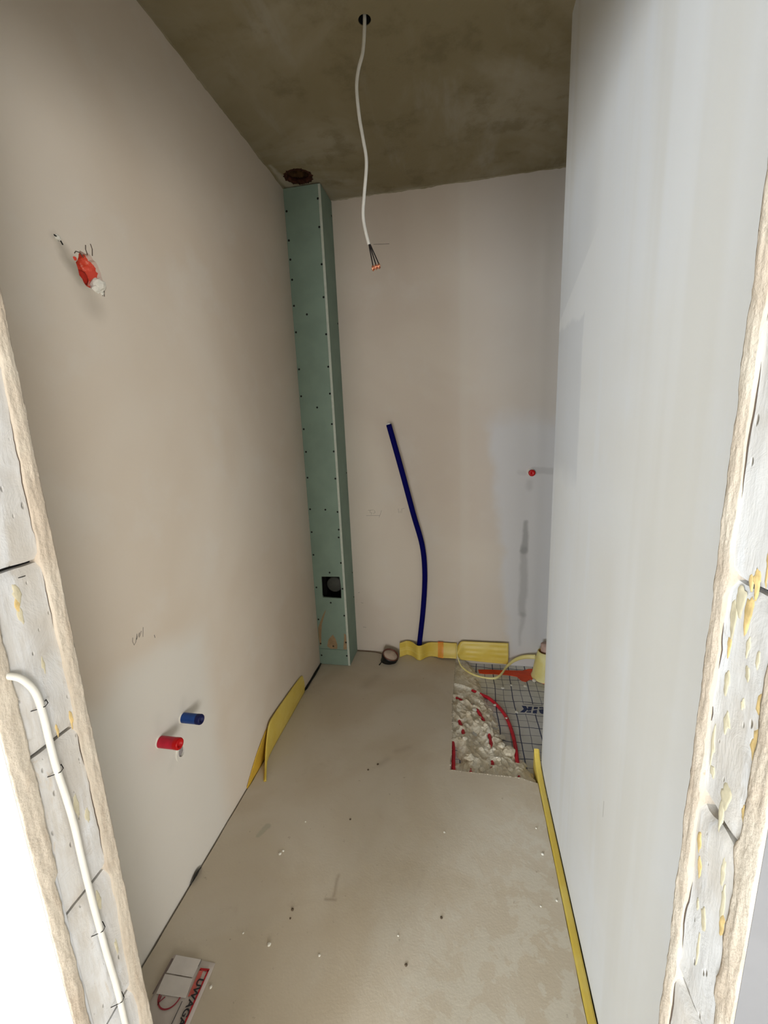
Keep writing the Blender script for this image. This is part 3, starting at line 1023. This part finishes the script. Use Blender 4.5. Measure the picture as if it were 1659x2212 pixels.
foil = MB().grid(80, 60, lambda u, v: (-.075 + u * 1.22, 1.49 + v * .928, zf(-.075 + u * 1.22, 1.49 + v * .928))).build('insulation_foil', M_FOIL, None, True)
tag(foil, 'grey plastic foil printed with a blue grid, laid in the floor recess', 'foil')
onf = lambda a, b, t: (a, b, zf(a, b) + t * 1.0)
T = .0008
ink = MB()
for pl in ([(.295, 2.054), (.316, 2.053), (.323, 2.030), (.302, 2.003), (.280, 2.001), (.302, 2.028)], [(.327, 2.05), (.348, 2.053), (.339, 2.024), (.319, 2.018)],
           [(.314, 2.011), (.337, 2.018), (.335, 2.006), (.312, 2.004)], [(.356, 2.053), (.377, 2.055), (.372, 2.041), (.352, 2.034)],
           [(.348, 2.024), (.369, 2.032), (.362, 2.002), (.342, 2.003)], [(.384, 2.057), (.402, 2.058), (.404, 2.048), (.381, 2.046)],
           [(.377, 2.036), (.402, 2.042), (.400, 2.003), (.386, 2.004), (.378, 2.012)]):
    q = prism2(pl, onf, T)
    ink.add(q.v, q.f)
ink.build('printed_lettering', M_INKBLUE, foil)
sm_ = MB()
for i in range(16):
    x0 = .303 + i * .0062
    q = prism2([(x0, 2.0655), (x0 + .0045, 2.0657), (x0 + .0045, 2.0697), (x0, 2.0695)], onf, T)
    sm_.add(q.v, q.f)
sm_.build('small_print', simple('grey_print', (120, 122, 130), .5), foil)
# orange tape stuck across the foil
tape = [(.080, 2.362), (.150, 2.368), (.231, 2.372), (.340, 2.380), (.378, 2.398), (.43, 2.405), (.52, 2.36), (.52, 2.25), (.443, 2.262), (.40, 2.290), (.372, 2.296), (.345, 2.268), (.322, 2.276), (.300, 2.318),
        (.245, 2.328), (.205, 2.327), (.160, 2.326), (.120, 2.322), (.085, 2.327)]
prism2(tape, lambda a, b, t: (a, b, zf(a, b) + .0022 * (t > 0) + .0006 * N(a * 60, b * 60)), .001).build('orange_tape', M_ORANGETAPE, foil)

PIPES = [
    [(-.08, 2.175), (.00, 2.155), (.08, 2.115), (.142, 2.068), (.199, 1.965), (.222, 1.846), (.228, 1.75), (.226, 1.66), (.222, 1.52)],
    [(-.08, 2.075), (-.02, 2.045), (.050, 1.995), (.090, 1.91), (.112, 1.81), (.121, 1.72), (.118, 1.62), (.112, 1.52)],
    [(-.08, 1.945), (-.035, 1.895), (-.012, 1.825), (.004, 1.74), (.018, 1.65), (.028, 1.52)],
    [(-.066, 1.80), (-.052, 1.70), (-.050, 1.62), (-.046, 1.52)]]
names = ['red heating pipe arching across the bare foil, outermost of the recess', 'red heating pipe mostly buried in mortar, second arc from the foil side',
         'red heating pipe showing through mortar near the left edge of the recess', 'short red heating pipe along the left cut edge of the recess']
PP = []
for pts, lb in zip(PIPES, names):
    sp = smooth_path([(x, y, 0) for x, y in pts], 8)
    path = [(p[0], p[1], zf(p[0], p[1]) + .0088) for p in sp]
    PP.append([(p[0], p[1]) for p in path])
    tag(MB().tube(path, .0088, 12).build('heating_pipe', M_REDPIPE, None, True), lb, 'pipe', 'red heating pipes in the recess')

BND = [(1.49, .34), (1.55, .31), (1.60, .285), (1.66, .255), (1.70, .235), (1.75, .20), (1.80, .165), (1.90, .155), (2.0, .135), (2.08, .110), (2.15, .100), (2.23, .088), (2.30, .085), (2.36, .060), (2.42, .02)]


def bnd(y):
    for (a, b), (c, d_) in zip(BND, BND[1:]):
        if a <= y <= c:
            return b + (d_ - b) * (y - a) / (c - a)
    return .0


EXPO = [(.05, 2.125, .018), (.120, 2.085, .02), (.228, 1.665, .022), (-.03, 2.05, .022), (.07, 1.955, .026), (.094, 1.90, .018), (.117, 1.78, .022), (.118, 1.745, .014), (.118, 1.625, .016), (-.022, 1.86, .022),
        (-.006, 1.80, .016), (.026, 1.56, .02), (-.050, 1.66, .05), (-.050, 1.58, .04), (.105, 1.60, .012), (.223, 1.565, .012)]
BARE = [(.055, 1.80, .028), (.075, 1.755, .022), (.05, 2.03, .022), (-.035, 1.70, .035), (-.03, 1.63, .03), (.14, 1.86, .015)]


def hm(x, y):
    f = zf(x, y)
    m = (bnd(y) - x + .012 * N(x * 30, y * 30, 1) + .005 * N(x * 90, y * 90)) / .03
    m = max(-1, min(1, m))
    calm = max(0, min(1, (y - 2.04) / .08))
    nz = (.010 * N(x * 16, y * 12, 7) + .0085 * (1 - 2.2 * abs(N(x * 30, y * 20, 3))) + .004 * N(x * 90, y * 60, 1) - .002) * (1 - .75 * calm) + .0012 * N(x * 160, y * 160)
    h = f + .020 * m - .004 + nz
    if y < 1.66: h += .006 * (1.66 - y) / .13
    for (a, b, r) in BARE:
        dd = math.hypot(x - a, (y - b) * .8)
        h -= .022 * math.exp(-(dd / r) ** 2 * 1.6)
    for k, P in enumerate(PP):
        dm = min((x - a) ** 2 + (y - b) ** 2 for a, b in P) ** .5
        if dm < .03:
            ex = max([math.exp(-((math.hypot((x - a) * 1.4, y - b)) / (r * 1.45)) ** 2) for a, b, r in EXPO] + [0])
            g_ = math.exp(-(dm / .012) ** 2)
            h += g_ * (.011 * (1 - ex * 1.6) if ex < .6 else -.018 * ex)
    if m < 0: h = min(h, f - .002 + .012 * (m + .25))
    return h


nx, ny = 132, 210
mort = MB().grid(nx, ny, lambda u, v: (-.066 + u * .351, 1.515 + v * .90, hm(-.066 + u * .351, 1.515 + v * .90)),
                 keep=lambda q: any(p[2] > zf(p[0], p[1]) - .003 for p in q))
spill = tag(mort.build('mortar_spill', M_MORTAR, None, False), 'rough grey-beige mortar spilled over the left half of the floor recess', 'mortar')


def lump(name, mat, x, y, z, s, label, cat, group, flat=.6):
    sd = x * 77 + y * 31
    mb = MB()
    mb.grid(9, 6, lambda u, v: (lambda a, b: (lambda r: (x + s * r * math.cos(a) * math.cos(b), y + s * r * math.sin(a) * math.cos(b), z + s * flat * r * math.sin(b)))(
        1 + .35 * N(1.6 * math.cos(a) + sd, 1.6 * math.sin(a), b * 1.2)))(2 * math.pi * u, math.pi * (v - .5)))
    return tag(mb.build(name, mat, None, False), label, cat, group)


for (x, y, s) in ((.195, 1.700, .028), (.165, 1.725, .016), (.24, 1.71, .014), (.02, 1.625, .022), (.075, 1.70, .013), (.0, 1.74, .012), (.09, 2.02, .012), (.128, 1.99, .011), (.115, 1.93, .010), (.15, 1.79, .012),
                  (.06, 1.88, .012), (.02, 1.93, .014), (.145, 1.64, .012), (.07, 1.57, .012), (.19, 1.59, .013), (.045, 1.71, .009), (.13, 1.70, .008), (.085, 1.84, .009)):
    lump('lump', M_MORTAR, x, y, hm(x, y) + s * .2, s, None, None, None).parent = spill
for (x, y, s, lb) in ((.155, 2.02, .008, 'white plaster bit stuck on the outermost red heating pipe'), (.205, 1.925, .006, 'tiny white plaster bit on the bend of the outermost red pipe'),
                      (.262, 1.995, .009, 'white plaster bit on the foil beside the blue lettering'), (.21, 2.195, .010, 'white plaster crumb on the foil under the yellow tail'),
                      (.26, 2.225, .007, 'white plaster crumb on the foil right of the yellow tail'), (.392, 2.285, .013, 'white plaster flake lying on the orange tape by the cone'),
                      (.335, 2.225, .010, 'white plaster flake on the foil below the orange tape'), (.175, 1.80, .016, 'long white plaster flake at the mortar rim under the red arch'),
                      (.05, 1.965, .012, 'white plaster bit resting on the buried red pipe')):
    zz = zf(x, y) + s * .4
    if 'pipe' in lb and 'under' not in lb or 'bend' in lb: zz += .014
    lump('plaster_crumb', M_CHALK, x, y, zz, s, lb, 'plaster crumb', 'white plaster crumbs in the recess', .45)

# ------------------------------------------------------------------ yellow cone round the capped pipe in the alcove
cone = empty('foam_cone', (.458, 2.335, -.035), 'pale yellow foam cone wrapped round a pipe behind the right wall end', 'cone')
zt = zf(.458, 2.335) + .004
MB().lathe([(.076, 0), (.071, .012), (.056, .10), (.043, .160), (.0385, .163), (.038, .155), (.045, .10)], 36, (.458, 2.335, zt + .001), (0, 0, 1), .03).build('wrap', M_PALEYELLOW, cone, True)
MB().lathe([(.0375, .158), (.034, .150), (.0005, .146)], 24, (.458, 2.335, zt + .001)).build('lining', M_ORANGEIN, cone, True)
MB().tube([(.458, 2.345, zt + .14), (.458, 2.345, .158)], .026, 18).build('pipe_cap', M_BROWNPIPE, cone, True)

# ------------------------------------------------------------------ capped floor drain
drain = empty('drain_stub', (-.443, 2.335, 0), 'black drain pipe stub, tilted and plugged with mortar, at the back wall', 'drain')
ax = Vector((.36, -.16, 1)).normalized()
bs = Vector((-.468, 2.330, -.012))
MB().lathe([(.045, -.03), (.0475, .0), (.048, .030), (.0515, .033), (.0525, .050), (.0515, .0585), (.0475, .0600), (.0468, .05)], 36, bs, ax).build('socket', M_BLACK, drain, True)
MB().lathe([(.0005, .0605), (.02, .060), (.038, .0585), (.0455, .0555), (.046, .04)], 30, bs, ax, .05).build('mortar_plug', simple('pinkish_mortar_plug', (196, 176, 160), .95, .12, 30, .6), drain, True)
MB().lathe([(.0460, .054), (.0472, .0615), (.0500, .0620), (.0510, .0585)], 36, bs, ax).build('seal', simple('brown_rubber_seal', (112, 66, 54), .6), drain, True)
MB().tube([(-.500, 2.285, .012), (-.508, 2.272, .004), (-.512, 2.266, .002)], .003, 6).build('lug', M_BLACK, drain)
# thin dusty cord in the joint between floor and back wall
MB_ = MB().tube(smooth_path([(-.684, 2.413, .003), (-.62, 2.412, .003), (-.56, 2.408, .003), (-.515, 2.392, .003), (-.497, 2.375, .004)], 5), .0028, 6)
tag(MB_.build('brown_cord', simple('dusty_brown_cord', (110, 88, 70), .9), None, True), 'thin brown cord along the back wall foot beside the drain stub', 'cord')

# ------------------------------------------------------------------ pipe stubs, plug and box on the left wall
def stub(name, y, z, length, r, mat, capmat, label, ax=(1, 0, 0), parts=True):
    o = empty(name, (XL, y, z), label, 'pipe')
    base = Vector((XL - .01, y, z))
    a = Vector(ax).normalized()
    MB().lathe([(r, 0), (r, length - .014)], 20, base, a).build('pipe', mat, o, True)
    MB().lathe([(r * 1.02, length - .016), (r * 1.03, length - .004), (r * .9, length), (r * .6, length - .001), (r * .55, length - .008), (.0004, length - .008)], 20, base, a).build('cap', capmat, o, True)
    if parts:
        c = MB()

        def col(u, v):
            t = 2 * math.pi * u
            rr = r * (1.0 + .0 + v * (.18 + .22 * N(2 * math.cos(t), 2 * math.sin(t), y * 20)))
            return (XL + .0035 * (1 - v) ** 2, y + rr * math.cos(t), z + rr * math.sin(t))
        c.grid(24, 4, col)
        c.build('filler_ring', M_CHALK, o, True)
    return o


stub('pipe_stub', 1.030, .551, .078, .0155, M_BLUESTUB, M_BLUEDARK, 'short capped blue pipe stub poking from the left wall')
stub('pipe_stub', .926, .551, .078, .0165, M_REDSTUB, M_REDCAP, 'short capped crimson pipe stub poking from the left wall')
wp = empty('wall_plug', (XL, 1.004, .449), 'small grey round plug sunk in a plaster ring under the red stub', 'plug')
MB().lathe([(.0004, -.003), (.006, -.002), (.0125, -.004), (.0155, -.006), (.016, -.02)], 16, (XL, 1.004, .449), (1, 0, 0), .15).build('plug', M_GREYPLUG, wp, True)
MB().tube([(XL + .0006, 1.004 + .026 * math.cos(t), .449 + .032 * math.sin(t)) for t in [1.6 + .18 * i for i in range(13)]],
          [.0003, .0015, .0024, .003, .0034, .0036, .0036, .0034, .003, .0024, .0016, .001, .0003], 6).build('ridge', M_CHALK, wp, True)

box = empty('junction_box', (XL - .02, .957, 1.818), 'broken-out orange junction box with torn plaster around it on the left wall', 'junction box')
bm_ = MB()


def boxfn(u, v):
    a = 2 * math.pi * u
    r = (.043 * (1 - v * .97)) * (1 + .10 * N(3 * math.cos(a), 3 * math.sin(a), 9.1))
    dpt = .003 + .026 * min(1, (v * 1.9)) ** .6 + .006 * N(4 * math.cos(a) * (1 - v), 4 * math.sin(a) * (1 - v), v * 2.4)
    return (XL - dpt, .957 + r * math.cos(a) * .86, 1.818 + r * math.sin(a))


bm_.grid(40, 12, boxfn).build('box_shell', M_ORANGE, box, True)
MB().lathe([(.0004, .010), (.010, .011), (.0155, .009), (.0165, .002), (.0165, -.01)], 22, (XL - .024, .950, 1.806), (1, .1, -.05), .10).build('box_cover', simple('deep_red_cover', (176, 40, 26), .5, .2, 60, .4), box, True)
for (y, z, s, nm) in ((.978, 1.795, .017, 'plaster_chunk'), (.968, 1.783, .011, 'plaster_chunk'), (.984, 1.778, .007, 'plaster_chunk')):
    l = lump(nm, M_CHALK, XL - .004, y, z, s, None, None, None, .9)
    l.parent = box
    l.matrix_parent_inverse = box.matrix_world.inverted()
for P_ in ([(.958, 1.855), (.955, 1.866), (.957, 1.876)], [(.972, 1.858), (.975, 1.874), (.972, 1.884)], [(.945, 1.845), (.937, 1.853), (.926, 1.852), (.921, 1.846)], [(.984, 1.80), (.987, 1.785), (.984, 1.772)], [(.992, 1.79), (.989, 1.772)]):
    MB().tube([(XL + .0002, a, b) for a, b in P_], .0011, 5).build('crack', M_CRACK, box)
MB().tube([(XL - .004, .922, 1.836), (XL + .0015, .918, 1.834)], .0042, 10).build('red_dab', M_ORANGE, box)
nl = empty('wall_nail', (XL, .879, 1.863), 'bent black nail in a chipped spot upper left of the orange box', 'nail')
MB().tube([(XL - .002, .876, 1.868), (XL + .003, .878, 1.864), (XL + .004, .882, 1.862)], .0018, 8).build('shank', M_SCREW, nl)
MB().tube([(XL + .001, .882, 1.858), (XL + .003, .887, 1.859), (XL + .002, .892, 1.853)], .0014, 8).build('head', M_SCREW, nl)
lc = lump('chipped_plaster', M_CHALK, XL + .0002, .882, 1.863, .007, None, None, None, 1.0)
lc.parent = nl
lc.matrix_parent_inverse = nl.matrix_world.inverted()

# red plug in the back wall
rp = empty('red_plug', (.362, YB, 1.142), 'red round pipe plug sticking out of the back wall near the right wall', 'plug')
MB().lathe([(.015, -.02), (.0162, .012), (.0175, .014), (.0178, .022), (.0155, .026), (.007, .024), (.0004, .022)], 20, (.362, YB, 1.142), (0, -1, 0)).build('cap', M_REDCAP, rp, True)
MB().lathe([(.020, -.004), (.0215, .0012), (.0165, .003), (.0160, -.004)], 24, (.360, YB, 1.145), (0, -1, 0), .12).build('filler_ring', M_CHALK, rp, True)
MB().box((.3605, YB - .0275, 1.140), (.3635, YB - .022, 1.153)).build('rib', M_REDCAP, rp)

# ------------------------------------------------------------------ white cable stapled to the left jamb
jc = empty('jamb_cable', (-.498, .36, 1.16), 'white electric cable nailed down the block jamb at the left of the doorway', 'cable')
jp = [(-.530, .330, 1.178), (-.506, .335, 1.1765), (-.4965, .343, 1.170), (-.4955, .350, 1.159), (-.4955, .356, 1.144), (-.496, .359, 1.126), (-.496, .360, 1.099), (-.496, .360, 1.067), (-.496, .361, 1.032), (-.496, .364, .989),
      (-.496, .366, .944), (-.496, .366, .9), (-.496, .3665, .84), (-.496, .368, .781), (-.496, .370, .719), (-.496, .373, .653), (-.496, .3735, .579), (-.496, .374, .5), (-.496, .376, .35), (-.497, .374, .15), (-.497, .372, .01)]
MB().tube(smooth_path(jp, 5), .0040, 14).build('sheath', M_WHITE, jc, True)
for y, z in ((.361, 1.120), (.3615, 1.028), (.3685, .764), (.373, .625)):
    MB().tube([(-.505, y - .0085, z - .002), (-.4985, y - .005, z - .001), (-.4905, y - .001, z + .001), (-.4905, y + .003, z + .003), (-.4985, y + .0075, z + .0035), (-.5035, y + .0095, z - .001)], .00055, 5).build('clip', M_SCREW, jc, True)
nl2 = MB().tube([(-.5040, .3725, 1.2775), (-.5020, .376, 1.2775), (-.5025, .3795, 1.2775)], .0005, 5)
tag(nl2.build('pin', M_SCREW), 'thin dark pin stuck in the left jamb just below the bed joint', 'nail')

# ------------------------------------------------------------------ printed bag on the floor by the left jamb
bag = empty('printed_bag', (-.74, .6, 0), 'flat white printed bag with a red warning frame lying by the left jamb', 'bag')
rot = lambda a, b, t: (a + (b - .77) * -.04, b, t)
bo = MB()
bo.grid(14, 30, lambda u, v: rot(-.803 + u * .128, .772 - v * .40, .0045 + .0012 * N(u * 4, v * 8) - (.0035 if u in (0, 1) or v in (0, 1) else 0)))
bo.build('sheet', M_PAPER, bag, True)
top = .0062


def flat(pts, nm, mat, h=.0005, z0=top):
    return prism2(pts, lambda a, b, t: (a, b, z0 + t), h).build(nm, mat, bag)


flat([(-.793, .768), (-.7165, .770), (-.7165, .7315), (-.793, .729)], 'label_patch', M_LABEL, .0012)
flat([(-.7955, .7255), (-.7150, .7285), (-.7085, .691), (-.790, .686)], 'label_patch', M_LABEL, .0012)
flat([(-.8005, .760), (-.795, .760), (-.7975, .684), (-.801, .684)], 'stripe', M_BAGSTRIPE)
flat([(-.7165, .7715), (-.7155, .7715), (-.7155, .755), (-.7165, .755)], 'stripe', M_INKBLACK)
# red frame: end bar, outer long bar and faded inner bar
flat([(-.7075, .7535), (-.681, .7555), (-.681, .750), (-.7075, .748)], 'frame_bar', M_INKRED)
flat([(-.6855, .752), (-.681, .752), (-.672, .40), (-.6765, .40)], 'frame_bar', M_INKRED)
flat([(-.7075, .750), (-.6965, .749), (-.692, .700), (-.7045, .694)], 'frame_bar', M_INKPINK)
flat([(-.714, .684), (-.7125, .684), (-.705, .40), (-.7065, .40)], 'stripe', M_INKBLACK)
arc = MB()
cx, cy, ra = -.752, .6905, .0285
vs, fs = [], []
for i in range(25):
    t = math.pi * 1.03 + i * (math.pi * .97) / 24
    for q in (ra - .0018, ra + .0018):
        vs.append((cx + q * math.cos(t), cy + q * math.sin(t), top + .0006))
fs = [(2 * i, 2 * i + 2, 2 * i + 3, 2 * i + 1) for i in range(24)]
arc.add(vs, fs)
for pl in ([(-.776, .685), (-.7735, .685), (-.770, .667), (-.7725, .667)], [(-.772, .6735), (-.7705, .6725), (-.762, .684), (-.764, .685)]):
    q = prism2(pl, lambda a, b, t: (a, b, top + t), .0006)
    arc.add(q.v, q.f)
arc.build('warning_sign', simple('dull_red_print', (150, 48, 58), .5), bag)


def lettering(txt, size, loc, rotz, mat, name, parent, shear=0.0, sx=1.0):
    cu = bpy.data.curves.new(name, 'FONT')
    cu.body = txt
    cu.size = size
    cu.offset = size * .018
    cu.extrude = .0002
    cu.align_x = 'LEFT'
    ob = bpy.data.objects.new(name, cu)
    C.objects.link(ob)
    bpy.context.view_layer.update()
    me = bpy.data.meshes.new_from_object(ob.evaluated_get(bpy.context.evaluated_depsgraph_get()))
    bpy.data.objects.remove(ob)
    me.materials.clear()
    me.materials.append(mat)
    me.transform(Matrix.Translation(loc) @ Matrix.Rotation(rotz, 4, 'Z') @ Matrix.Diagonal((sx, 1, 1, 1)))
    o = bpy.data.objects.new(name, me)
    C.objects.link(o)
    o.parent = parent
    o.matrix_parent_inverse = parent.matrix_world.inverted()
    return o


lettering('UWAGA', .0225, (-.6985, .7330, top + .0011), -math.pi / 2 + .03, M_INKBLACK, 'lettering', bag, sx=1.08)

# ------------------------------------------------------------------ specks on the floor
for x, y, s, lb in ((-.626, 1.085, .005, 'larger of two white chips lying together left of the middle of the floor'),
                    (-.619, 1.097, .004, 'smaller of two white chips lying together left of the middle of the floor'),
                    (-.582, 1.213, .003, 'tiny white chip on the floor, further in than the pair of chips on the left'),
                    (-.397, .835, .0035, 'small white chip on the near floor, right of the oblong chip by the bag'),
                    (-.547, .836, .0055, 'oblong white chip on the near floor, right of the printed bag'),
                    (-.072, 1.248, .0035, 'white chip in mid floor, in front of the near left corner of the recess'),
                    (-.188, .915, .003, 'white chip on the near floor, just beyond the lone dark speck'),
                    (.25, 1.312, .003, 'furthest of the white chips beside the right wall strip'),
                    (.256, 1.219, .0045, 'largest white chip beside the right wall strip'),
                    (.273, 1.079, .0035, 'nearest white chip, touching the right wall strip'),
                    (.223, 1.056, .003, 'white chip a few centimetres in from the right wall strip'),
                    (-.659, .724, .004, 'white chip lying against the right edge of the printed bag'),
                    (-.635, .85, .003, 'tiny white chip on the floor just beyond the printed bag')):
    lump('plaster_chip', M_CHALK, x, y, s * .25, s, lb, 'plaster chip', 'white chips on the screed', .5)
for x, y, s, lb in ((-.157, .852, .0042, 'lone dark speck in the middle of the near floor'),
                    (-.516, .93, .0045, 'larger of two dark specks lying together on the left of the floor'),
                    (-.513, .907, .003, 'smaller of two dark specks lying together on the left of the floor'),
                    (-.419, 1.247, .0035, 'single dark speck on the screed in mid floor, left of the centre line'),
                    (-.404, 1.481, .004, 'left one of two dark specks near the brown rub mark in mid floor'),
                    (-.369, 1.516, .005, 'right one of two dark specks near the brown rub mark in mid floor'),
                    (-.069, .979, .004, 'dark speck on the right half of the near floor')):
    lump('dark_speck', M_GREEN, x, y, s * .2, s, lb, 'dirt speck', 'dark specks on the screed', .45)
